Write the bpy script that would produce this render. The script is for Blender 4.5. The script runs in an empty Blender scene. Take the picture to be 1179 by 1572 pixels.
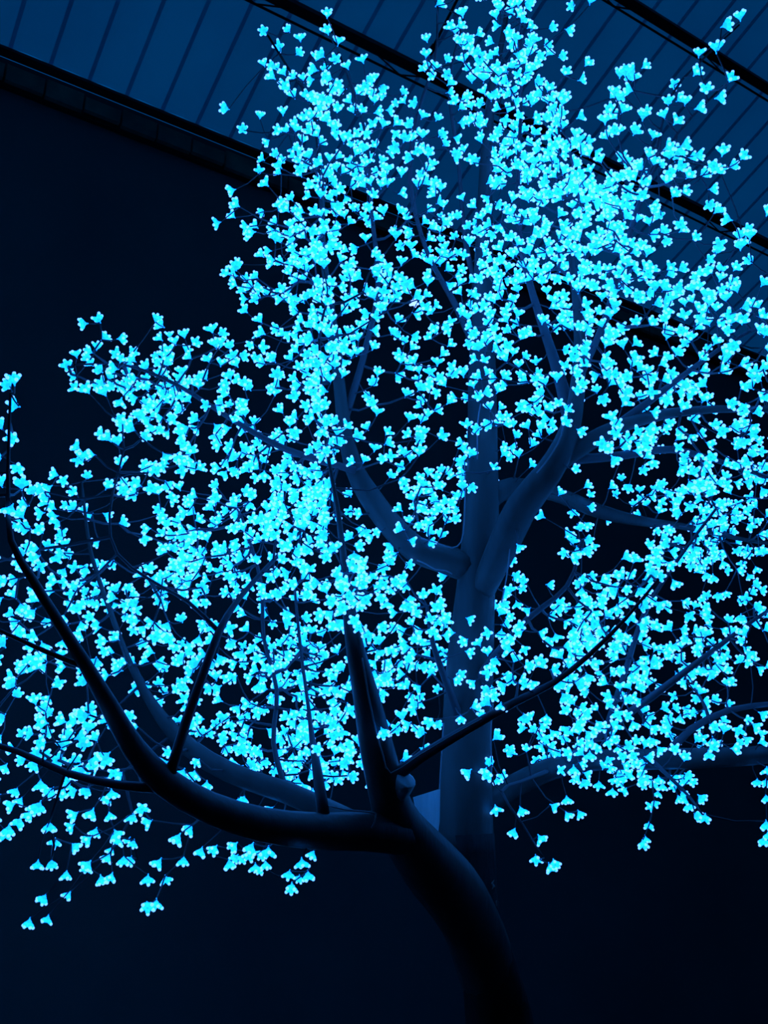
import bpy, math, random
import numpy as np
from mathutils import Vector, Matrix

random.seed(7)
rng = np.random.default_rng(11)
scene = bpy.context.scene
col = scene.collection

# ------------------------------------------------------------------ camera, world, exposure
FPX, PITCH, CAMZ = 1500.0, math.radians(20), 1.6
cam_data = bpy.data.cameras.new('camera')
cam_data.sensor_fit = 'HORIZONTAL'
cam_data.sensor_width = 36.0
cam_data.lens = 36.0 * FPX / 1179.0
cam_data.clip_end = 200
cam = bpy.data.objects.new('camera', cam_data)
cam.location = (0, 0, CAMZ)
cam.rotation_euler = (math.radians(90) + PITCH, 0, 0)
col.objects.link(cam)
scene.camera = cam

world = bpy.data.worlds.new('night')
scene.world = world
world.use_nodes = True
wb = world.node_tree.nodes['Background']
wb.inputs['Color'].default_value = (0.0, 0.27, 1.0, 1)
wb.inputs['Strength'].default_value = 0.275

vs = scene.view_settings
vs.view_transform = 'Standard'
vs.look = 'None'
vs.exposure = 0.0
vs.gamma = 1.0
vs.use_curve_mapping = False
scene.cycles.max_bounces = 5
scene.cycles.diffuse_bounces = 2

R_ = np.array([1.0, 0, 0])
F_ = np.array([0, math.cos(PITCH), math.sin(PITCH)])
U_ = np.array([0, -math.sin(PITCH), math.cos(PITCH)])
C_ = np.array([0, 0, CAMZ])


def ray(x, y):
    return F_ + R_ * (x - 589.5) / FPX - U_ * (y - 786.0) / FPX


def at(x, y, d):
    return C_ + ray(x, y) * d


# ------------------------------------------------------------------ materials
def mat(name, color, rough=0.8, emit=None, strength=0.0, bump=None, vary=None, spec=0.2):
    m = bpy.data.materials.new(name)
    m.use_nodes = True
    nt = m.node_tree
    b = nt.nodes['Principled BSDF']
    b.inputs['Base Color'].default_value = (*color, 1)
    b.inputs['Roughness'].default_value = rough
    b.inputs['Specular IOR Level'].default_value = spec
    if emit:
        b.inputs['Emission Color'].default_value = (*emit, 1)
        b.inputs['Emission Strength'].default_value = strength
        m.cycles.emission_sampling = 'NONE'
    tc = None
    if bump or vary:
        tc = nt.nodes.new('ShaderNodeTexCoord')
    if vary:
        sc_, other, stretch = vary
        mp = nt.nodes.new('ShaderNodeMapping')
        mp.inputs['Scale'].default_value = stretch
        nt.links.new(tc.outputs['Object'], mp.inputs['Vector'])
        n = nt.nodes.new('ShaderNodeTexNoise')
        n.inputs['Scale'].default_value = sc_
        n.inputs['Detail'].default_value = 5
        nt.links.new(mp.outputs['Vector'], n.inputs['Vector'])
        r = nt.nodes.new('ShaderNodeValToRGB')
        r.color_ramp.elements[0].position = 0.35
        r.color_ramp.elements[1].position = 0.65
        r.color_ramp.elements[0].color = (*color, 1)
        r.color_ramp.elements[1].color = (*other, 1)
        nt.links.new(n.outputs['Fac'], r.inputs['Fac'])
        nt.links.new(r.outputs['Color'], b.inputs['Base Color'])
    if bump:
        sc_, st, stretch = bump
        mp = nt.nodes.new('ShaderNodeMapping')
        mp.inputs['Scale'].default_value = stretch
        nt.links.new(tc.outputs['Object'], mp.inputs['Vector'])
        n = nt.nodes.new('ShaderNodeTexNoise')
        n.inputs['Scale'].default_value = sc_
        n.inputs['Detail'].default_value = 6
        nt.links.new(mp.outputs['Vector'], n.inputs['Vector'])
        bp = nt.nodes.new('ShaderNodeBump')
        bp.inputs['Strength'].default_value = st
        bp.inputs['Distance'].default_value = 0.02
        nt.links.new(n.outputs['Fac'], bp.inputs['Height'])
        nt.links.new(bp.outputs['Normal'], b.inputs['Normal'])
    return m


def membrane(name, color, share, vary):
    """tent cloth that lets part of the night sky's light through"""
    m = mat(name, color, 0.8, vary=vary)
    nt = m.node_tree
    tr = nt.nodes.new('ShaderNodeBsdfTranslucent')
    src = nt.nodes['Principled BSDF'].inputs['Base Color'].links[0].from_socket
    nt.links.new(src, tr.inputs['Color'])
    mx = nt.nodes.new('ShaderNodeMixShader')
    mx.inputs['Fac'].default_value = share
    nt.links.new(nt.nodes['Principled BSDF'].outputs[0], mx.inputs[1])
    nt.links.new(tr.outputs[0], mx.inputs[2])
    nt.links.new(mx.outputs[0], nt.nodes['Material Output'].inputs['Surface'])
    return m


M_PANEL = membrane('roof_cloth', (0.66, 0.72, 0.74), .55, (0.9, (0.56, 0.62, 0.66), (1, 1, 1)))
M_SEAM = membrane('roof_seam_webbing', (0.84, 0.82, 0.90), .72, (4.0, (0.76, 0.74, 0.84), (1, 1, 1)))
M_STEEL = mat('dark_steel', (0.012, 0.014, 0.02), 0.6)
M_VALANCE = mat('valance_cloth', (0.20, 0.34, 0.24), 0.9, vary=(3.0, (0.08, 0.16, 0.13), (1, 1, 1)))
M_WALL = mat('dark_wall', (0.09, 0.16, 0.16), 0.95, vary=(0.35, (0.13, 0.22, 0.21), (1, 1, 1)))
M_FLOOR = mat('dark_floor', (0.03, 0.035, 0.04), 0.7, vary=(2.0, (0.04, 0.045, 0.05), (1, 1, 1)))
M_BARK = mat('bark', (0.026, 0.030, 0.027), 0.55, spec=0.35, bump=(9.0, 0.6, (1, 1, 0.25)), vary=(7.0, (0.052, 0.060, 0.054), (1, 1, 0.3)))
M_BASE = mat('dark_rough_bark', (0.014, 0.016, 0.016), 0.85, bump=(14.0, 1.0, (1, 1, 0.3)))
M_GLINT = mat('bark_glint', (0.30, 0.24, 0.22), 0.8)  # paler than the bark, to carry the glints on its broken edge
M_PALE = mat('pale_fork_piece', (0.50, 0.58, 0.58), 0.7, bump=(30.0, .4, (1, 1, .2)))
M_TWIG = mat('twig_bark', (0.075, 0.07, 0.075), 0.5)
M_CABLE = mat('cable_sheath', (0.22, 0.22, 0.23), 0.5)
M_BULB = mat('lit_blossom_core', (0.3, 0.5, 0.6), 0.4, (0.006, 0.62, 3.5), 1.0)
M_PETAL = mat('lit_blossom_petal', (0.3, 0.5, 0.6), 0.4, (0.006, 0.80, 3.4), 1.0)
M_TIP = mat('lit_blossom_tip', (0.4, 0.5, 0.6), 0.4, (0.24, 0.88, 3.0), 1.0)
M_BULB_W = mat('white_blossom_core', (0.5, 0.5, 0.6), 0.4, (0.55, 0.95, 3.0), 1.0)


# ------------------------------------------------------------------ mesh helpers
def link(name, verts, faces, mats, parent=None, smooth=False, mat_idx=None):
    me = bpy.data.meshes.new(name)
    me.from_pydata([tuple(map(float, v)) for v in verts], [], faces)
    for m in (mats if isinstance(mats, (list, tuple)) else [mats]):
        me.materials.append(m)
    if mat_idx is not None:
        me.polygons.foreach_set('material_index', np.asarray(mat_idx, dtype=np.int32))
    if smooth:
        me.polygons.foreach_set('use_smooth', [True] * len(me.polygons))
    me.update()
    o = bpy.data.objects.new(name, me)
    col.objects.link(o)
    if parent:
        o.parent = parent
    return o


def box_geo(o, ax, ay, az, s):
    """box centred at o with unit axes ax, ay, az and full sizes s"""
    v = []
    for k in (-.5, .5):
        for j in (-.5, .5):
            for i in (-.5, .5):
                v.append(o + ax * i * s[0] + ay * j * s[1] + az * k * s[2])
    f = [(0, 2, 3, 1), (4, 5, 7, 6), (0, 1, 5, 4), (2, 6, 7, 3), (0, 4, 6, 2), (1, 3, 7, 5)]
    return v, f


def box(name, o, ax, ay, az, s, m, parent=None):
    v, f = box_geo(o, ax, ay, az, s)
    return link(name, v, f, m, parent)


def frames(P):
    """parallel transport frames along a polyline"""
    T = np.gradient(P, axis=0)
    T /= np.linalg.norm(T, axis=1)[:, None] + 1e-12
    a = np.array([0, 1.0, 0.3]) if abs(T[0][1]) < 0.8 else np.array([1.0, 0, 0.2])
    N = np.cross(T[0], a)
    N /= np.linalg.norm(N)
    out = []
    for t in T:
        N = N - t * (N @ t)
        N /= np.linalg.norm(N) + 1e-12
        out.append((N.copy(), np.cross(t, N)))
    return out


def tube_geo(P, r, sides=8, lumps=0.0, cap=True):
    P = np.asarray(P, float)
    fr = frames(P)
    ph = rng.uniform(0, 6.28, 4)
    v, f = [], []
    n = len(P)
    for i in range(n):
        for j in range(sides):
            a = 2 * math.pi * j / sides
            k = 1.0
            if lumps:
                k += lumps * (math.sin(3 * a + ph[0] + i * .35) * .5 + math.sin(5 * a + ph[1] - i * .22) * .35
                              + math.sin(i * .7 + ph[2] + 2 * a) * .5)
            v.append(P[i] + (fr[i][0] * math.cos(a) + fr[i][1] * math.sin(a)) * r[i] * k)
    for i in range(n - 1):
        for j in range(sides):
            j2 = (j + 1) % sides
            f.append((i * sides + j, i * sides + j2, (i + 1) * sides + j2, (i + 1) * sides + j))
    if cap:
        f.append(tuple(range(sides - 1, -1, -1)))
        f.append(tuple((n - 1) * sides + j for j in range(sides)))
    return v, f


def smooth_line(K, step):
    """Catmull-Rom through rows of K (xyz + radius), resampled about every `step` metres"""
    K = np.asarray(K, float)
    Q = np.vstack([2 * K[0] - K[1], K, 2 * K[-1] - K[-2]])
    out = []
    for i in range(1, len(Q) - 2):
        p0, p1, p2, p3 = Q[i - 1], Q[i], Q[i + 1], Q[i + 2]
        m = max(2, int(np.linalg.norm(p2[:3] - p1[:3]) / step))
        for k in range(m):
            t = k / m
            out.append(.5 * ((2 * p1) + (-p0 + p2) * t + (2 * p0 - 5 * p1 + 4 * p2 - p3) * t * t
                             + (-p0 + 3 * p1 - 3 * p2 + p3) * t ** 3))
    out.append(K[-1])
    return np.array(out)


def tag(o, label=None, cat=None, kind=None):
    if label:
        o['label'] = label
    if cat:
        o['category'] = cat
    if kind:
        o['kind'] = kind
    return o


def empty(name, loc):
    o = bpy.data.objects.new(name, None)
    o.location = loc
    o.empty_display_size = 0.1
    col.objects.link(o)
    return o


# ------------------------------------------------------------------ the hall: wall, roof, floor
AZ = math.radians(32.5)
NN = np.array([-math.sin(AZ), math.cos(AZ), 0])      # towards the far wall
TT = np.array([math.cos(AZ), math.sin(AZ), 0])       # along the eave
ZZ = np.array([0, 0, 1.0])
D = 7.5
_d = ray(0, 70)
EH = float((C_ + _d * (D / (_d @ NN)))[2])           # eave height
SL = math.radians(20)
QQ = -NN * math.cos(SL) + ZZ * math.sin(SL)          # up the roof slope, towards the camera
RN = np.cross(TT, QQ)                                # roof normal, pointing down
E0 = NN * D + ZZ * EH
U0, U1, S1 = -5.6, 22.0, 11.5


def rp(u, s, off=0.0):
    return E0 + TT * u + QQ * s + RN * off


def roof_hit(x, y, off):
    d = ray(x, y)
    P0 = E0 + RN * off
    k = ((P0 - C_) @ RN) / (d @ RN)
    P = C_ + d * k - P0
    return P @ TT, P @ QQ


floor = box('floor', np.array([4, 4, -0.1]), R_, np.array([0, 1.0, 0]), ZZ, (50, 50, .2), M_FLOOR)
tag(floor, kind='structure')
wall = box('wall_back', NN * (D + .30) + TT * (U0 + U1) / 2 + ZZ * EH / 2, TT, NN, ZZ, (U1 - U0, .2, EH), M_WALL)
tag(wall, kind='structure')
ceiling = box('ceiling', rp((U0 + U1) / 2, S1 + .05, .05), TT, QQ, RN, (U1 - U0, .2, .2), M_STEEL)
tag(ceiling, kind='structure')
HW = S1 * math.cos(SL)                                # depth of the hall on plan
HF = EH + S1 * math.sin(SL)
for nm, c_, ax, L_, h_ in (('added_wall_front', NN * (D - HW - .2) + TT * (U0 + U1) / 2, TT, U1 - U0, HF),  # unseen walls, added to keep the sky's light off the limbs
                           ('added_wall_left', NN * (D - HW / 2) + TT * (U0 - .1), NN, HW + .8, HF),
                           ('added_wall_right', NN * (D - HW / 2) + TT * (U1 + .1), NN, HW + .8, HF)):
    w_ = box(nm, c_ + ZZ * h_ / 2, ax, np.cross(ZZ, ax), ZZ, (L_, .2, h_), M_WALL)
    tag(w_, kind='structure')
u_seam, _ = roof_hit(38, 0, 0)
u_seam2, _ = roof_hit(390, 0, 0)
PW = (u_seam2 - u_seam) / 5.0
i0 = int((U0 - u_seam) / PW)
for i in range(i0, int((U1 - u_seam) / PW)):
    w = PW
    c = rp(u_seam + (i + .5) * PW, S1 / 2, -.02)
    cr, fs = [], []
    for t in np.linspace(-.5, .5, 7):                 # the cloth bellies up a little between the ribs
        for q in np.linspace(-.5, .5, 9):
            cr.append(c + TT * t * w + QQ * q * S1 - RN * .03 * (1 - (2 * t) ** 2))
    for k in range(6):
        for q in range(8):
            a = k * 9 + q
            fs.append((a, a + 9, a + 10, a + 1))
    link('panel', cr, fs, M_PANEL, ceiling, smooth=True)
    box('seam', rp(u_seam + i * PW, S1 / 2, -.012), TT, QQ, RN, (.036, S1, .008), M_SEAM, ceiling)

eave = box('trim_1', rp((U0 + U1) / 2, -.02, .03), TT, QQ, RN, (U1 - U0, .08, .05), M_STEEL)
tag(eave, kind='structure')
# a cloth valance in short lengths under the eave
val = box('trim_2', NN * (D + .16) + TT * (U0 + U1) / 2 + ZZ * (EH - .14), TT, NN, ZZ, (U1 - U0, .05, .30), M_STEEL)
tag(val, kind='structure')
for i in range(i0, int((U1 - u_seam) / PW)):
    u = u_seam + (i + .5) * PW
    box('valance_length', NN * (D + .11) + TT * u + ZZ * (EH - .17), TT, NN, ZZ, (PW - .02, .05, .17 + .03 * math.sin(i * 2.3)), M_VALANCE, val)


def truss(px, py, label):
    off = 0.16
    _, s = roof_hit(px, py, off)
    e = empty('roof_truss', rp(8, s, off))
    inv = -rp(8, s, off)
    tag(e, label, 'roof truss')

    def member(name, a, b, w):
        a, b = a + inv, b + inv
        t = (b - a) / np.linalg.norm(b - a)
        n1 = np.cross(t, RN if abs(t @ RN) < .9 else QQ)
        n1 /= np.linalg.norm(n1)
        box(name, (a + b) / 2, t, n1, np.cross(t, n1), (np.linalg.norm(b - a), w, w), M_STEEL, e)

    lo = 0.34
    member('top_chord', rp(U0, s, off), rp(U1, s, off), .09)
    member('bottom_chord', rp(U0, s - .06, off + lo - .16), rp(U1, s - .06, off + lo - .16), .018)
    k = 0
    u = U0 + .2
    while u < U1 - 1.2:
        if 1.0 < u < 14:
            member('web_strut', rp(u, s, off), rp(u + .42, s - .06, off + lo - .16), .012)
            member('web_strut', rp(u + .42, s - .06, off + lo - .16), rp(u + .84, s, off), .012)
        u += 1.5
    return e, s


tr1, sA = truss(520, 45, 'dark steel roof truss passing behind the top of the blossom crown')
tr2, sB = truss(1065, 65, 'dark steel roof truss crossing the upper right corner of the roof')

# thin bracing rod from the roof sheets down to the first truss
ua, sa = roof_hit(722, -40, .06)
ub, sb = roof_hit(663, 76, .30)
a, b = rp(ua, sa, .06), rp(ub, sb, .30)
mid = (a + b) / 2
rod = empty('bracing_rod', mid)
tag(rod, 'thin dark rod slanting from roof down to truss above the crown', 'rod')
v, f = tube_geo(np.array([a, a * .5 + b * .5, b]) - mid, [.013] * 3, 6)
link('rod_bar', v, f, M_STEEL, rod)
t = (b - a) / np.linalg.norm(b - a)
for p in (a, b):
    v, f = tube_geo(np.array([p - t * .05, p, p + t * .05]) - mid, [.02, .03, .02], 6)
    link('end_fitting', v, f, M_STEEL, rod)

# ------------------------------------------------------------------ the lit blossom tree
# limbs: rows of (x, y, depth, half width) in the photo's pixels and metres of depth
TRUNK = [(766, 1560, 3.0, 47), (751, 1480, 3.0, 42), (728, 1395, 3.04, 39), (717, 1310, 3.1, 41), (714, 1220, 3.15, 41), (718, 1100, 3.2, 38),
         (726, 960, 3.25, 33), (735, 840, 3.3, 28), (739, 750, 3.34, 26), (741, 650, 3.38, 23), (741, 550, 3.42, 20),
         (742, 450, 3.46, 16), (744, 330, 3.5, 12), (746, 240, 3.52, 9), (757, 130, 3.54, 6), (775, 40, 3.55, 4), (785, -60, 3.56, 3)]
LIMBS = {
    'front': [(762, 1545, 3.02, 40), (738, 1455, 2.97, 46), (700, 1376, 2.9, 47), (655, 1320, 2.82, 45), (612, 1262, 2.74, 36), (595, 1215, 2.7, 30),
              (579, 1150, 2.68, 26), (562, 1070, 2.66, 20), (546, 1000, 2.64, 15), (537, 945, 2.64, 11), (530, 880, 2.74, 6),
              (518, 780, 2.86, 4), (502, 690, 2.9, 3), (494, 600, 2.92, 2.5), (490, 520, 2.94, 2)],
    'front_left': [(645, 1290, 2.80, 28), (606, 1277, 2.72, 33), (560, 1276, 2.66, 29), (480, 1276, 2.6, 27), (400, 1266, 2.55, 26), (320, 1240, 2.5, 24),
                   (252, 1200, 2.45, 22), (205, 1148, 2.41, 18), (166, 1080, 2.38, 14), (130, 1018, 2.36, 11), (90, 955, 2.34, 9),
                   (50, 890, 2.32, 7), (17, 830, 2.31, 5), (12, 760, 2.31, 3.5), (13, 690, 2.32, 2.6), (16, 604, 2.33, 2)],
    'left_back': [(545, 1262, 2.70, 15), (500, 1243, 2.78, 17), (440, 1216, 2.85, 17), (380, 1196, 2.9, 16), (320, 1168, 2.95, 15), (268, 1126, 3.0, 12),
                  (232, 1078, 3.02, 8), (200, 1020, 3.04, 5), (170, 940, 3.05, 4), (140, 850, 3.05, 3), (125, 740, 3.05, 2)],
    'left_shoot': [(262, 1186, 2.45, 9), (285, 1110, 2.47, 8), (310, 1040, 2.5, 7), (336, 970, 2.56, 6), (366, 920, 2.68, 4.5),
                   (420, 860, 2.82, 3.5), (462, 815, 2.9, 2.5)],
    'left_shoot_b': [(336, 970, 2.56, 4), (290, 925, 2.62, 3), (230, 890, 2.7, 2.6), (180, 850, 2.72, 2.2), (168, 790, 2.72, 1.8), (190, 690, 2.74, 1.6)],
    'left_low': [(255, 1210, 2.46, 9), (180, 1205, 2.42, 7), (100, 1186, 2.4, 6), (30, 1155, 2.38, 5), (-60, 1130, 2.36, 4), (-150, 1120, 2.35, 3)],
    'left_edge': [(135, 1026, 2.37, 5), (70, 1000, 2.34, 4), (0, 968, 2.32, 3), (-80, 930, 2.3, 2.5)],
    'post': [(497, 1252, 2.62, 10), (488, 1190, 2.68, 8), (480, 1140, 2.76, 5), (474, 1090, 2.84, 3), (462, 1000, 2.98, 2.5), (452, 900, 3.02, 2)],
    'front_right': [(597, 1200, 2.69, 11), (650, 1160, 2.66, 9), (720, 1118, 2.63, 8), (790, 1078, 2.6, 6.5), (850, 1048, 2.58, 5),
                    (905, 1005, 2.58, 4), (960, 950, 2.58, 3), (1010, 890, 2.6, 2)],
    'right_up': [(738, 910, 3.25, 20), (775, 832, 3.16, 24), (803, 776, 3.1, 24), (842, 726, 3.06, 21), (868, 680, 3.05, 18), (881, 635, 3.05, 14),
                 (888, 580, 3.06, 11), (890, 520, 3.07, 9), (884, 450, 3.1, 7), (872, 350, 3.15, 4.5), (862, 260, 3.2, 3), (856, 160, 3.22, 2)],
    'right_stub': [(750, 765, 3.34, 17), (785, 748, 3.4, 15), (850, 758, 3.5, 12), (920, 785, 3.6, 11), (985, 800, 3.66, 8), (1060, 810, 3.7, 5), (1150, 830, 3.7, 3), (1240, 840, 3.7, 2)],
    'right_main': [(850, 716, 3.08, 15), (900, 682, 3.05, 14), (950, 655, 3.02, 11), (1020, 636, 3.0, 8), (1100, 628, 2.98, 6),
                   (1179, 628, 2.97, 5), (1290, 620, 2.95, 3)],
    'right_fan': [(870, 706, 3.08, 8), (950, 700, 3.1, 7), (1030, 690, 3.12, 5.5), (1110, 710, 3.14, 4), (1200, 740, 3.15, 3)],
    'right_fan_up': [(925, 668, 3.04, 7), (985, 625, 3.02, 6), (1060, 568, 3.0, 4), (1130, 520, 3.0, 3), (1230, 470, 3.0, 2)],
    'spray_right': [(887, 585, 3.06, 6), (925, 500, 3.04, 5), (955, 400, 3.02, 4), (985, 300, 3.0, 3), (1040, 205, 2.98, 2.2), (1110, 132, 2.97, 1.6)],
    'spray_top_right': [(955, 400, 3.02, 3), (1000, 260, 3.04, 2.6), (1028, 150, 3.05, 2), (1075, 95, 3.05, 1.6), (1135, 38, 3.05, 1.3)],
    'inner_up': [(876, 652, 3.06, 11), (862, 590, 3.12, 10), (845, 535, 3.16, 8), (822, 465, 3.2, 6), (800, 380, 3.25, 4.5), (795, 280, 3.3, 3.5),
                 (800, 160, 3.32, 2.5), (800, 40, 3.34, 2), (812, -60, 3.34, 1.5)],
    'left_up': [(722, 872, 3.28, 23), (680, 858, 3.26, 22), (636, 842, 3.24, 21), (598, 804, 3.24, 19), (566, 760, 3.24, 17), (542, 715, 3.24, 14),
                (528, 650, 3.24, 11), (520, 580, 3.24, 9), (508, 480, 3.26, 7), (495, 380, 3.28, 5), (492, 260, 3.3, 4), (478, 160, 3.3, 3), (446, 110, 3.3, 2), (411, 54, 3.3, 1.6)],
    'left_up_b': [(528, 650, 3.24, 6), (560, 540, 3.3, 5), (580, 440, 3.34, 4), (570, 320, 3.36, 3), (560, 200, 3.38, 2.5), (520, 80, 3.38, 1.6)],
    'left_reach': [(545, 722, 3.2, 6), (440, 690, 3.1, 5), (350, 640, 3.05, 4), (270, 590, 3.02, 3), (190, 560, 3.0, 2), (115, 560, 3.0, 1.5)],
    'crown_left': [(741, 560, 3.42, 7), (700, 470, 3.46, 5), (655, 385, 3.48, 3.5), (630, 280, 3.4, 4), (640, 180, 3.4, 3), (668, 90, 3.4, 2), (672, 10, 3.4, 1.5)],
    'crown_mid': [(742, 470, 3.48, 5), (716, 380, 3.54, 4), (704, 250, 3.54, 3), (690, 130, 3.5, 2.5), (712, 30, 3.5, 1.5)],
    'right_low': [(735, 1240, 3.15, 20), (785, 1208, 3.2, 18), (840, 1182, 3.24, 17), (900, 1168, 3.28, 16), (1000, 1166, 3.32, 16),
                  (1080, 1164, 3.34, 15), (1179, 1158, 3.36, 14), (1300, 1140, 3.38, 10)],
    'right_low_b': [(860, 1176, 3.25, 8), (930, 1120, 3.2, 7), (1000, 1070, 3.15, 6), (1080, 1010, 3.12, 4.5), (1160, 950, 3.1, 3), (1240, 900, 3.1, 2)],
    'right_low_c': [(930, 1120, 3.2, 5), (960, 1030, 3.18, 4.5), (990, 940, 3.16, 4), (1040, 860, 3.15, 3), (1100, 780, 3.15, 2)],
    'right_low_d': [(1020, 1164, 3.33, 7), (1060, 1120, 3.3, 6), (1120, 1090, 3.28, 5), (1190, 1080, 3.26, 4), (1280, 1070, 3.25, 2)],
    'mid_low': [(716, 1130, 3.18, 8), (690, 1060, 3.1, 6), (665, 990, 3.05, 4), (655, 930, 3.02, 2.5)],
    'mid_low_b': [(722, 1060, 3.2, 8), (765, 1000, 3.1, 6), (810, 950, 3.05, 5), (870, 900, 3.02, 3.5), (895, 830, 3.0, 2)],
    'back_mass': [(440, 1216, 2.88, 5), (420, 1140, 2.98, 4), (425, 1060, 3.04, 3.5), (405, 980, 3.05, 3), (400, 890, 3.02, 3), (370, 790, 3.04, 2)],
    'drop_right': [(850, 1180, 3.24, 4), (800, 1200, 3.1, 3), (770, 1215, 3.0, 2.5), (800, 1262, 2.95, 2), (835, 1318, 2.92, 1.5)],
    'drop_far_right': [(1000, 1166, 3.3, 4), (1030, 1195, 3.2, 3), (1060, 1225, 3.15, 2), (1078, 1250, 3.1, 1.5)],
}


def limb_pts(rows, step=.05):
    K = [np.append(at(x, y, d), w * d / FPX) for x, y, d, w in rows]
    return smooth_line(K, step)


tr_pts = limb_pts(TRUNK)
base = tr_pts[0, :3].copy()
# carry the trunk down to the floor with a flared foot
down = []
for z, w in ((0.0, 1.75), (.05, 1.45), (.2, 1.2), (.5, 1.08), (.8, 1.02)):
    if z < base[2] - .08:
        k = (base[2] - z)
        down.append([base[0] + .10 * k / base[2], base[1] - .02 * k, z, tr_pts[0, 3] * w])
tr_pts = np.vstack([np.array(down), tr_pts])
ROOT = np.array([tr_pts[0, 0], tr_pts[0, 1], 0.0])
tree = empty('blossom_light_tree', tuple(ROOT))
tag(tree, 'artificial cherry tree covered in glowing cyan light blossoms with dark limbs', 'light tree')

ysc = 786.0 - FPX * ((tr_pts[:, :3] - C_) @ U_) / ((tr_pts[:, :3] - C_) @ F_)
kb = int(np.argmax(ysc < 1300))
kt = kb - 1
v, f = tube_geo(tr_pts[kt:, :3] - ROOT, tr_pts[kt:, 3], 18, .05)
tag(link('trunk', v, f, M_BARK, tree, smooth=True), 'grey trunk with a faint blue sheen')
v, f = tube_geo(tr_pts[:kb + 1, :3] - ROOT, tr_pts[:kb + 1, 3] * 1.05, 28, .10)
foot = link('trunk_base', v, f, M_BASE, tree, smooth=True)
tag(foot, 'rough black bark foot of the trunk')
for x, y, w, h in ((757, 1358, 4, 7), (762, 1388, 4, 6), (764, 1402, 5, 4), (763, 1412, 6, 3), (765, 1436, 9, 3), (774, 1440, 4, 5),
                   (777, 1458, 3, 7), (790, 1488, 7, 5), (785, 1508, 8, 5)):
    d_ = 3.0
    c = at(x, y, d_)
    k = d_ / FPX
    P = np.array([c + U_ * h * k * t + R_ * w * k * .4 * math.sin(5 * t + x) for t in (-1, -.4, .3, 1)])
    fv, ff = tube_geo(P - ROOT, np.array([.25, 1, .8, .2]) * w * k * .5, 5)
    link('bark_glint_flake', fv, ff, M_GLINT, foot, smooth=False)  # bark fragment with its glint put into the pale colour
SK = [tr_pts[len(down):, :3]]
SKR = [tr_pts[len(down):, 3]]
SKD = [np.full(len(SK[0]), 0.0)]
for name, rows in LIMBS.items():
    p = limb_pts(rows)
    thick = rows[0][3] > 12
    v, f = tube_geo(p[:, :3] - ROOT, p[:, 3], 14 if thick else 8, .05 if thick else .03)
    link('branch', v, f, M_BARK if thick else M_TWIG, tree, smooth=True)
    SK.append(p[:, :3])
    SKR.append(p[:, 3])
    SKD.append(np.zeros(len(p)))
SKp = np.vstack(SK)
SKr = np.hstack(SKR)

# sawn stubs near the fork
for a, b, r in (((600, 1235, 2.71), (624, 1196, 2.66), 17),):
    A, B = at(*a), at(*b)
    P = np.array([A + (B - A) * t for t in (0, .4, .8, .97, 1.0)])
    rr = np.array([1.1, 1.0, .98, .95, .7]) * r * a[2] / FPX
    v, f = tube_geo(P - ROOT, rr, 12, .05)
    link('branch_stub', v, f, M_PALE, tree, smooth=True)
g = [(634, 1224, 2.80), (672, 1212, 2.99), (671, 1262, 2.98), (664, 1310, 2.90), (645, 1276, 2.80)]  # wedge added in the fork, coloured far paler than the bark
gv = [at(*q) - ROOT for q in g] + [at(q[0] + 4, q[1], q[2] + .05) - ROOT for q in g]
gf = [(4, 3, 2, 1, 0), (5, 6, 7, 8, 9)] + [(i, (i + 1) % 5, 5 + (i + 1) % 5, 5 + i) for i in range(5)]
tag(link('fork_wedge', gv, gf, M_PALE, tree), 'pale wedge between the limb and the trunk')

# supply cables tied along the limbs
CABLES = [
    [(712, 676, 3.25), (714, 740, 3.24), (713, 800, 3.22), (708, 832, 3.2), (694, 841, 3.2), (672, 834, 3.19), (646, 826, 3.2)],
    [(640, 860, 3.18), (654, 866, 3.17), (668, 874, 3.17), (684, 876, 3.18), (694, 881, 3.19)],
    [(866, 640, 3.0), (862, 668, 2.99), (850, 692, 2.99), (836, 712, 3.0), (824, 726, 3.02)],
    [(681, 1110, 3.1), (678, 1160, 3.07), (675, 1210, 3.04), (671, 1260, 3.0), (665, 1305, 2.93)],
    [(757, 1080, 3.15), (753, 1130, 3.12), (755, 1180, 3.1), (752, 1210, 3.09)],
    [(500, 1236, 2.66), (530, 1243, 2.63), (560, 1246, 2.62), (577, 1249, 2.62)],
    [(577, 1249, 2.62), (575, 1262, 2.615), (570, 1272, 2.615)],
    [(556, 1010, 2.6), (566, 1070, 2.61), (577, 1120, 2.62), (588, 1160, 2.63), (600, 1187, 2.63), (640, 1162, 2.62), (700, 1126, 2.6), (740, 1104, 2.59)],
    [(783, 835, 3.12), (781, 860, 3.12), (777, 890, 3.13), (770, 925, 3.14)],
    [(733, 705, 3.27), (733, 650, 3.29), (738, 620, 3.31)],
]
for c in CABLES:
    p = smooth_line([np.append(at(x, y, d), .0022) for x, y, d in c], .03)
    v, f = tube_geo(p[:, :3] - ROOT, p[:, 3], 6)
    link('cable', v, f, M_CABLE, tree, smooth=True)

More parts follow.
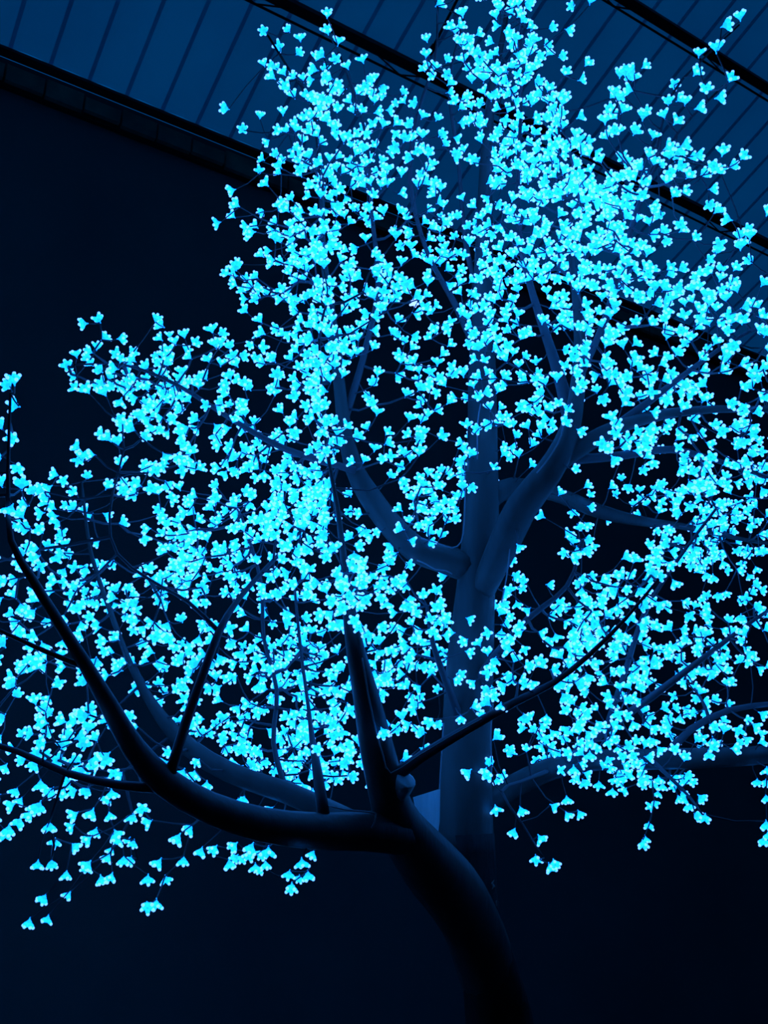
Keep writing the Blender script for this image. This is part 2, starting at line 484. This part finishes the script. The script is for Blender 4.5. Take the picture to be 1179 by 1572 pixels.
# ------------------------------------------------------------------ where the blossoms sit
EXPL = """
409,50 444,50 430,73 462,64 456,84 503,28 504,52 519,70 406,101 422,104 421,122 437,116 455,121 467,125 445,137 452,151 485,95 498,88 515,95 535,106 558,97 487,108 495,117 510,121 512,130 561,127 558,139 575,125 585,132 591,145 530,137 539,158 547,145 571,148 574,159 576,173 593,168 544,175 555,173 500,148 495,157 511,143 508,157 473,153 483,159 487,170 517,172 466,187 478,183 473,200 483,180 435,177 399,183 352,168 374,200 431,202 453,203 413,216 463,219 488,210 490,222 480,206 506,188 510,200 510,208 520,200 576,195 588,195 562,206 544,211 528,220 538,226 532,213 579,228 557,234 597,237 586,250 565,247 545,240 548,254 538,250 453,233 456,242 461,250 426,240 405,245 431,257 431,267 400,265 463,272 461,262 412,285 360,291 475,243 485,247 495,253 507,250 516,243 516,262 524,267 480,287 490,278 500,273 508,283 518,290 488,294 498,292 549,272 556,280 562,288 570,283 555,264 561,256 539,288 590,275 585,288 595,285 593,265
670,10 711,26 693,46 703,41 698,53 731,53 711,74 719,65 706,69 656,65 655,88 662,98 665,108 668,117 685,95 714,96 725,127 690,117 687,130 685,143 757,66 765,84 756,90 735,84 734,98 707,155 715,150 704,169 700,160 725,168 769,167 778,172 774,181 727,187 719,192 733,186 737,198 745,193 745,211 753,207 740,219 757,218 617,145 623,159 639,160 648,181 669,184 632,196 606,192 608,203 648,212 619,218 612,225 632,216 638,230 641,239 634,243 657,240 655,262 649,269 661,257 616,270 602,237 642,289 649,283 670,285 677,293 612,298 674,210 697,212 681,224 694,236 703,239 712,234 725,250 737,244 751,264 756,273 748,281 755,290 768,283
768,18 763,28 768,40 775,48 783,55 790,64 795,73 787,12 796,9 785,22 795,25 800,35 807,42 815,47 808,2 811,71 820,67 838,70 844,44 868,45 880,8 858,87 867,116 887,124 898,101 887,181 825,88 790,82 799,99 809,95 818,101 794,108 805,112 815,111 812,88 797,117 737,110 745,104 748,118 756,108 742,126 766,106 765,118 764,130 778,113 783,135 780,126 786,145 801,132 822,128 745,145 744,158 755,142 755,155 760,149 787,153 812,154 816,163 830,150 840,139 857,147 862,160 851,158 866,153 852,172 859,179 791,163 796,176 818,180 834,183 852,192 861,189 849,202 862,200 796,194 789,211 800,207 820,208 845,215 877,222 769,203 774,215 758,227
906,6 902,101 1137,32 1108,42 1100,80 1072,87 1065,115 1118,126 1098,152 1083,141 1067,167 1052,162 1034,132 1026,161 1021,181 1034,191 1001,214 992,177 987,185 973,206 986,105 973,112 960,116 952,120 965,123 973,140 958,148 943,147 949,154 954,174 939,174 946,183 929,190 947,206 934,214 940,204 904,240 922,252 908,265 960,251 954,247 962,259 995,242 1001,254 988,262 1020,229 1044,225 1028,244 1036,239 1067,239 1109,238 1137,245 1121,257 1090,256 1095,267 1075,270 1054,274 1042,262 1034,271 1021,282 1088,291 1048,296 995,287 955,275 965,270 975,267 947,280 940,287 976,277 983,281 930,282 924,291 935,274 919,293 893,277 890,285 898,290 888,295 968,295
339,341 361,333 368,318 407,325 382,347 391,355 385,363 396,349 422,354 425,345 423,372 405,395 422,399 357,420 351,422 363,414 363,439 379,431 394,434 389,443 401,441 396,427 379,460 411,454 398,457 379,479 402,496 406,513 327,511 338,515 339,530 331,534 353,537 360,550 364,562 322,557 339,562 387,527 398,534 421,545 422,556 391,556 407,560 427,580 376,595 423,596 310,586 304,595 318,584 340,592 348,598 355,583
15,593 22,590 29,625 23,671 29,715 3,659 4,700 4,746 134,497 154,494 156,522 180,520 117,550 105,562 117,576 143,542 142,561 118,598 136,604 162,608 187,611 156,572 152,589 161,590 176,591 182,546 184,557 182,567 176,573 202,545 210,559 228,567 245,577 238,495 252,502 249,523 270,528 284,519 296,529 293,550 252,551 258,544 247,557 257,561 265,553 281,577 211,580 196,576 198,591 192,584 200,601 206,596 226,583 227,599 219,594 238,596 211,611 255,600 265,590 272,597 279,602 262,608 270,613 250,594 276,585 296,590 250,615 293,617 239,627 229,632 246,624 280,631 231,641 241,640 224,637 214,645 229,651 257,646 251,641 270,642 196,657 189,651 207,662 218,674 228,667 251,663 259,660 158,670 169,676 181,683 123,689 146,698 126,708 121,702 187,717 134,735 96,737 89,731 79,745 196,746 189,741 217,747 251,695 267,697 259,711 230,718 236,714 228,726 242,717 280,718 274,714 286,721 253,739 282,660 291,657 285,670 279,677 290,682 296,690 292,699
24,1234 32,1256 8,1275 15,1267 56,1238 49,1246 63,1231 120,1247 76,1262 113,1266 144,1241 168,1247 149,1271 139,1284 85,1288 111,1295 175,1274 183,1284 205,1289 218,1237 204,1248 233,1260 277,1280 296,1266 167,1311 191,1314 247,1318 281,1315 59,1321 80,1319 102,1336 140,1321 134,1328 154,1344 173,1341 228,1344 254,1344 70,1373 108,1369 46,1410 74,1405 226,1385 239,1381
310,1302 333,1299 363,1293 351,1320 364,1313 389,1294 385,1306 412,1299 392,1325 407,1321 445,1336 448,1356 473,1337 464,1317 483,1307 300,1182 318,1200 331,1225 351,1230 366,1225 376,1222 397,1238 420,1238 437,1245 463,1202 481,1212 514,1197 534,1190
889,1170 894,1197 920,1201 940,1211 962,1210 954,1183 947,1179 960,1191 985,1176 979,1182 993,1172 1011,1191 1018,1202 1028,1188 1051,1188 1058,1197 1047,1216 1040,1220 1053,1223 1072,1220 1067,1249 1083,1249 1005,1228 1003,1237 996,1262 987,1290 991,1282 887,1244 1177,1178 1176,1197 1175,1221 1175,1261 1173,1285 1178,1277
723,1181 761,1193 774,1195 803,1187 850,1182 761,1236 798,1238 791,1272 826,1282 823,1313 842,1326 850,1320 869,1221 846,1236 869,1247 888,1245
"""
# blossoms counted per 30-pixel square of the photo, in blocks of 10 x 10
GRID = {
    (600, 0): "0000000000 0000000000 0000000000 0000000000 0000000000 0000000000 0000000000 0000023233 0000033331 0000001343",
    (300, 300): "0000313222 0000132221 0000234211 0000133212 0000223212 0000233213 0000224121 0000113311 0000133210 0000133101",
    (600, 300): "1121121322 2221223212 1212312323 1132331222 3121232212 1212222131 1122131132 1221332111 1121112111 1232221311",
    (879, 300): "3232111100 2222110011 2332101111 2232111211 2231222221 1111223211 2211112211 1211221212 2212211112 1222231112",
    (300, 600): "1220123011 2121123111 0221202112 1222112022 1112233001 1122234100 1213334110 2121223021 2312111112 3222231241",
    (600, 600): "1211211310 1111131210 1211111200 2101211100 1222110001 1322000011 1321000101 3210001012 1000010011 2010001101",
    (879, 600): "1121112111 1011221122 0223222122 1112222122 1110113223 1113233322 1102223233 1001213322 0011323332 1212211221",
    (0, 750): "1221011112 0122211022 0111010123 0132120023 1012211222 2212122121 1212221111 1212122321 1220112112 1111211113",
    (300, 900): "3112121341 1122111311 2222222112 1122332113 1223322203 1211222302 1122232201 2231231302 1323342210 0132321210",
    (600, 900): "1120122011 1231120123 2321112113 3221122022 2112122122 1210111011 1111111103 1200011222 1100002222 0000110011",
    (879, 900): "1332111211 4212112222 4221131121 2122233220 1223022301 1123112200 2212222111 2312122212 2233111111 1122110001",
    (0, 1050): "1010001122 1112211001 1222111101 1222220110 1012220001 2012110000 0000000000 0000000000 0000000000 0000000000",
}
pts = []
occ = {}


def free(x, y, r):
    gx, gy = int(x // 12), int(y // 12)
    for i in range(gx - 1, gx + 2):
        for j in range(gy - 1, gy + 2):
            for (a, b) in occ.get((i, j), ()):
                if (a - x) ** 2 + (b - y) ** 2 < r * r:
                    return False
    return True


def put(x, y, r):
    if free(x, y, r):
        pts.append((x, y))
        occ.setdefault((int(x // 12), int(y // 12)), []).append((x, y))
        return True
    return False


for tok in EXPL.split():
    x, y = map(float, tok.split(','))
    put(x + random.uniform(-1, 1), y + random.uniform(-1, 1), 4.0)
COUNT = {'1': 1.15, '2': 2.5, '3': 4.6, '4': 7.5}
for (ox, oy), g in GRID.items():
    for j, row in enumerate(g.split()):
        for i, ch in enumerate(row):
            if ch == '0':
                continue
            n = COUNT[ch]
            n = int(n) + (random.random() < n - int(n))
            for _ in range(n):
                for _try in range(14):
                    x, y = ox + 30 * i + random.uniform(0, 30), oy + 30 * j + random.uniform(0, 30)
                    if put(x, y, 8.5):
                        break
N_VIEW = len(pts)
# a second, deeper layer of blossoms behind the dense parts of the crown
back = []
pa = np.array(pts)
for i in range(N_VIEW):
    near = int((((pa - pa[i]) ** 2).sum(1) < 34 ** 2).sum())
    if near >= 5 and random.random() < .34:
        a_ = random.uniform(0, 6.28)
        r_ = random.uniform(7, 17)
        back.append((pts[i][0] + r_ * math.cos(a_), pts[i][1] + r_ * math.sin(a_)))
# the crown goes on past the picture's edges
for _ in range(900):
    side = random.random()
    if side < .35:
        x, y = -random.random() ** 1.5 * 160 - 8, random.uniform(700, 1270)
    elif side < .75:
        x, y = 1187 + random.random() ** 1.5 * 150, random.uniform(380, 1240)
    else:
        x, y = random.uniform(650, 920), -random.random() ** 1.5 * 90 - 8
    if len(pts) < N_VIEW + 280:
        put(x, y, 17)
n_front = len(pts)
pts = np.array(pts + back)

# depth: from the limbs nearest in view, plus gentle variation over the crown
CC = F_ @ (SKp - C_).T
sx = 589.5 + FPX * ((SKp - C_) @ R_) / CC
sy = 786.0 - FPX * ((SKp - C_) @ U_) / CC
dep = np.zeros(len(pts))
for i, (x, y) in enumerate(pts):
    d2 = (sx - x) ** 2 + (sy - y) ** 2
    w = 1.0 / (d2 + 250.0) ** 1.6
    # one limb dominates at random so that layers stay apart
    w *= np.exp(.7 * np.sin(CC * 9.0 + x * .021 + y * .017))
    dep[i] = (w @ CC) / w.sum()
dep += .10 * np.sin(pts[:, 0] * .031 + pts[:, 1] * .012) + .09 * np.sin(pts[:, 1] * .027 - pts[:, 0] * .015 + 1.3)
dep += rng.normal(0, .09, len(pts))
left = np.clip((620 - pts[:, 0]) / 80, 0, 1) * np.clip((pts[:, 1] - 740 - 200 * np.clip((pts[:, 0] - 320) / 120, 0, 1)) / 60, 0, 1)
tuft = np.exp(-((pts[:, 0] - 545) ** 2 + (pts[:, 1] - 895) ** 2) / 60.0 ** 2)
dep -= .16 * tuft
upper = np.clip((760 - pts[:, 1]) / 120, 0, 1) * np.clip((pts[:, 0] - 420) / 80, 0, 1)
dep += .20 * left - .16 * upper
dep[n_front:] += rng.uniform(.22, .55, len(pts) - n_front)
# blossoms stay in front of or well behind the thick limbs instead of inside them
P3 = np.array([at(x, y, d) for (x, y), d in zip(pts, dep)])
for _ in range(3):
    for i in range(len(P3)):
        dv = P3[i] - SKp
        dd = np.linalg.norm(dv, axis=1) - SKr
        k = int(dd.argmin())
        if dd[k] < .02:
            n = dv[k] / (np.linalg.norm(dv[k]) + 1e-9)
            P3[i] = SKp[k] + n * (SKr[k] + .024)

# twigs: a balanced shortest tree from the limbs through all blossoms
NP = len(P3)
best = np.full(NP, 1e9)
par = np.full(NP, -1)
for i in range(NP):
    dd = np.linalg.norm(P3[i] - SKp, axis=1) + .25 * SKr
    k = int(dd.argmin())
    best[i], par[i] = dd[k], -k - 1
path = np.zeros(NP)
done = np.zeros(NP, bool)
order = []
BF = .45
for _ in range(NP):
    c = np.where(done, 1e9, best)
    i = int(c.argmin())
    done[i] = True
    order.append(i)
    if par[i] < 0:
        path[i] = np.linalg.norm(P3[i] - SKp[-par[i] - 1])
    else:
        path[i] = path[par[i]] + np.linalg.norm(P3[i] - P3[par[i]])
    nd = np.linalg.norm(P3 - P3[i], axis=1) + BF * path[i]
    m = (~done) & (nd < best)
    best[m] = nd[m]
    par[m] = i
desc = np.ones(NP)
for i in reversed(order):
    if par[i] >= 0:
        desc[par[i]] += desc[i]
root_of = np.zeros(NP, int)
dirs = np.zeros((NP, 3))
for i in order:
    root_of[i] = i if par[i] < 0 else root_of[par[i]]
    p0 = SKp[-par[i] - 1] if par[i] < 0 else P3[par[i]]
    v = P3[i] - p0
    dirs[i] = v / (np.linalg.norm(v) + 1e-9)

# blossom facing: along its twig, outward from the crown, drooping low down
centre = at(700, 800, 3.05)
out = P3 - centre
out /= np.linalg.norm(out, axis=1)[:, None] + 1e-9
face = .7 * dirs + .45 * out + rng.normal(0, .45, (NP, 3)) + np.array([0, -.18, 0])
low = np.clip((pts[:, 1] - 1150) / 120, 0, 1)
face[:, 2] -= low * 1.1
face[:, 2] += (1 - low) * .15
face /= np.linalg.norm(face, axis=1)[:, None]
size = rng.uniform(.88, 1.12, NP) * .0215

# twig meshes, one per shoot that leaves a limb
comps = {}
for i in range(NP):
    comps.setdefault(root_of[i], []).append(i)


def twig_geo(nodes):
    v, f = [], []
    for i in nodes:
        r1 = .0011 + .0009 * math.sqrt(desc[i])
        if par[i] < 0:
            p0, r0 = SKp[-par[i] - 1], r1 * 1.25
        else:
            p0, r0 = P3[par[i]], .0011 + .0009 * math.sqrt(desc[i])
        p1 = P3[i]
        L = np.linalg.norm(p1 - p0)
        mid = (p0 + p1) / 2 + np.array([0, 0, -.06 * L]) + rng.normal(0, .03 * L, 3)
        tv, tf = tube_geo(np.array([p0, mid, p1]) - ROOT, [r0, r1, r1 * .85], 5, cap=False)
        b = len(v)
        v += tv
        f += [tuple(b + k for k in q) for q in tf]
    return v, f


cl = sorted(comps.values(), key=lambda c: -len(c))
for c in cl[:280]:
    v, f = twig_geo(c)
    link('twig', v, f, M_TWIG, tree, smooth=True)
if len(cl) > 280:
    v, f = twig_geo([i for c in cl[280:] for i in c])
    o = link('fine_twig_growth', v, f, M_TWIG, tree, smooth=True)
    tag(o, kind='stuff')


# ------------------------------------------------------------------ one blossom: core, five petals with beaded tips, calyx
def blossom_geo(seed, petals=5):
    rs = np.random.default_rng(seed)
    V, Fc, Mi = [], [], []

    def blob(c, ax, rad, ln, m, seg=6, rings=(-.95, -.45, .3, .95)):
        ax = ax / np.linalg.norm(ax)
        a = np.cross(ax, [0.3, 0.2, 1.0])
        if np.linalg.norm(a) < .1:
            a = np.cross(ax, [1.0, 0, 0])
        a /= np.linalg.norm(a)
        b = np.cross(ax, a)
        base = len(V)
        for t in rings:
            r = rad * math.sqrt(max(0, 1 - t * t))
            for k in range(seg):
                th = 2 * math.pi * k / seg
                V.append(c + ax * ln * t + (a * math.cos(th) + b * math.sin(th)) * r)
        n = len(rings)
        for q in range(n - 1):
            for k in range(seg):
                k2 = (k + 1) % seg
                Fc.append((base + q * seg + k, base + q * seg + k2, base + (q + 1) * seg + k2, base + (q + 1) * seg + k))
                Mi.append(m)
        Fc.append(tuple(base + k for k in range(seg - 1, -1, -1)))
        Mi.append(m)
        Fc.append(tuple(base + (n - 1) * seg + k for k in range(seg)))
        Mi.append(m)

    blob(np.array([0, 0, .14]), np.array([0, 0, 1.0]), .42, .46, 0)
    blob(np.array([0, 0, -.38]), np.array([0, 0, 1.0]), .13, .26, 0, 5, (-.9, .2, .9))
    for k in range(petals):
        th = 2 * math.pi * (k + rs.uniform(-.12, .12)) / petals
        el = math.radians(rs.uniform(24, 46))
        d = np.array([math.cos(th) * math.cos(el), math.sin(th) * math.cos(el), math.sin(el)])
        L = rs.uniform(.46, .58)
        blob(d * L * .95 + np.array([0, 0, .05]), d, .31, L * .9, 1, 6, (-.9, -.3, .4, .85))
        blob(d * (L * 1.75) + np.array([0, 0, .06]), d, .235, .22, 2, 6, (-.85, -.2, .5, .93))
    V_ = np.array(V)
    return V_, Fc, Mi


KINDS = [blossom_geo(s, p) for s, p in ((1, 5), (2, 5), (3, 4), (4, 5))]
MESHES = []
for k, (V_, Fc, Mi) in enumerate(KINDS):
    me = bpy.data.meshes.new('blossom')
    me.from_pydata([tuple(x) for x in V_], [], Fc)
    for m in (M_BULB, M_PETAL, M_TIP):
        me.materials.append(m)
    me.polygons.foreach_set('material_index', np.array(Mi, dtype=np.int32))
    me.polygons.foreach_set('use_smooth', [True] * len(Fc))
    MESHES.append(me)


def rot_to(d, roll):
    q = Vector((0, 0, 1)).rotation_difference(Vector(d)).to_matrix()
    return np.array(q @ Matrix.Rotation(roll, 3, 'Z'))


inview = [i for i in range(NP) if 6 < pts[i][0] < 1173 and 6 < pts[i][1] < 1566]
depth_now = F_ @ (P3 - C_).T
rank = sorted(inview, key=lambda i: depth_now[i] / size[i])
single = set(rank[:300])
rolls = rng.uniform(0, 6.28, NP)
kinds = rng.integers(0, len(KINDS), NP)
white = int(np.argmin((pts[:, 0] - 640) ** 2 + (pts[:, 1] - 471) ** 2))
single.add(white)
allV, allF, allM = [], [], []
nb = 0
for i in range(NP):
    Rm = rot_to(face[i], rolls[i])
    pos = P3[i] + face[i] * size[i] * .45 - ROOT
    if i in single:
        o = bpy.data.objects.new('blossom', MESHES[kinds[i]])
        M4 = Matrix.Identity(4)
        for a in range(3):
            for b in range(3):
                M4[a][b] = Rm[a][b] * size[i]
            M4[a][3] = pos[a]
        o.parent = tree
        o.matrix_basis = M4
        col.objects.link(o)
        if i == white:
            for s in range(3):
                o.material_slots[s].link = 'OBJECT'
                o.material_slots[s].material = M_BULB_W
            o['label'] = 'one whiter, brighter blossom'
    else:
        V_, Fc, Mi = KINDS[kinds[i]]
        allV.append(V_ @ Rm.T * size[i] + pos)
        allF += [tuple(q + nb for q in fc) for fc in Fc]
        allM += Mi
        nb += len(V_)
o = link('blossom_mass', np.vstack(allV), allF, [M_BULB, M_PETAL, M_TIP], tree, smooth=True, mat_idx=allM)
tag(o, kind='stuff')
print('BLOSSOMS', NP, N_VIEW, 'shoots', len(cl), 'eave', EH, 'faces', len(allF))
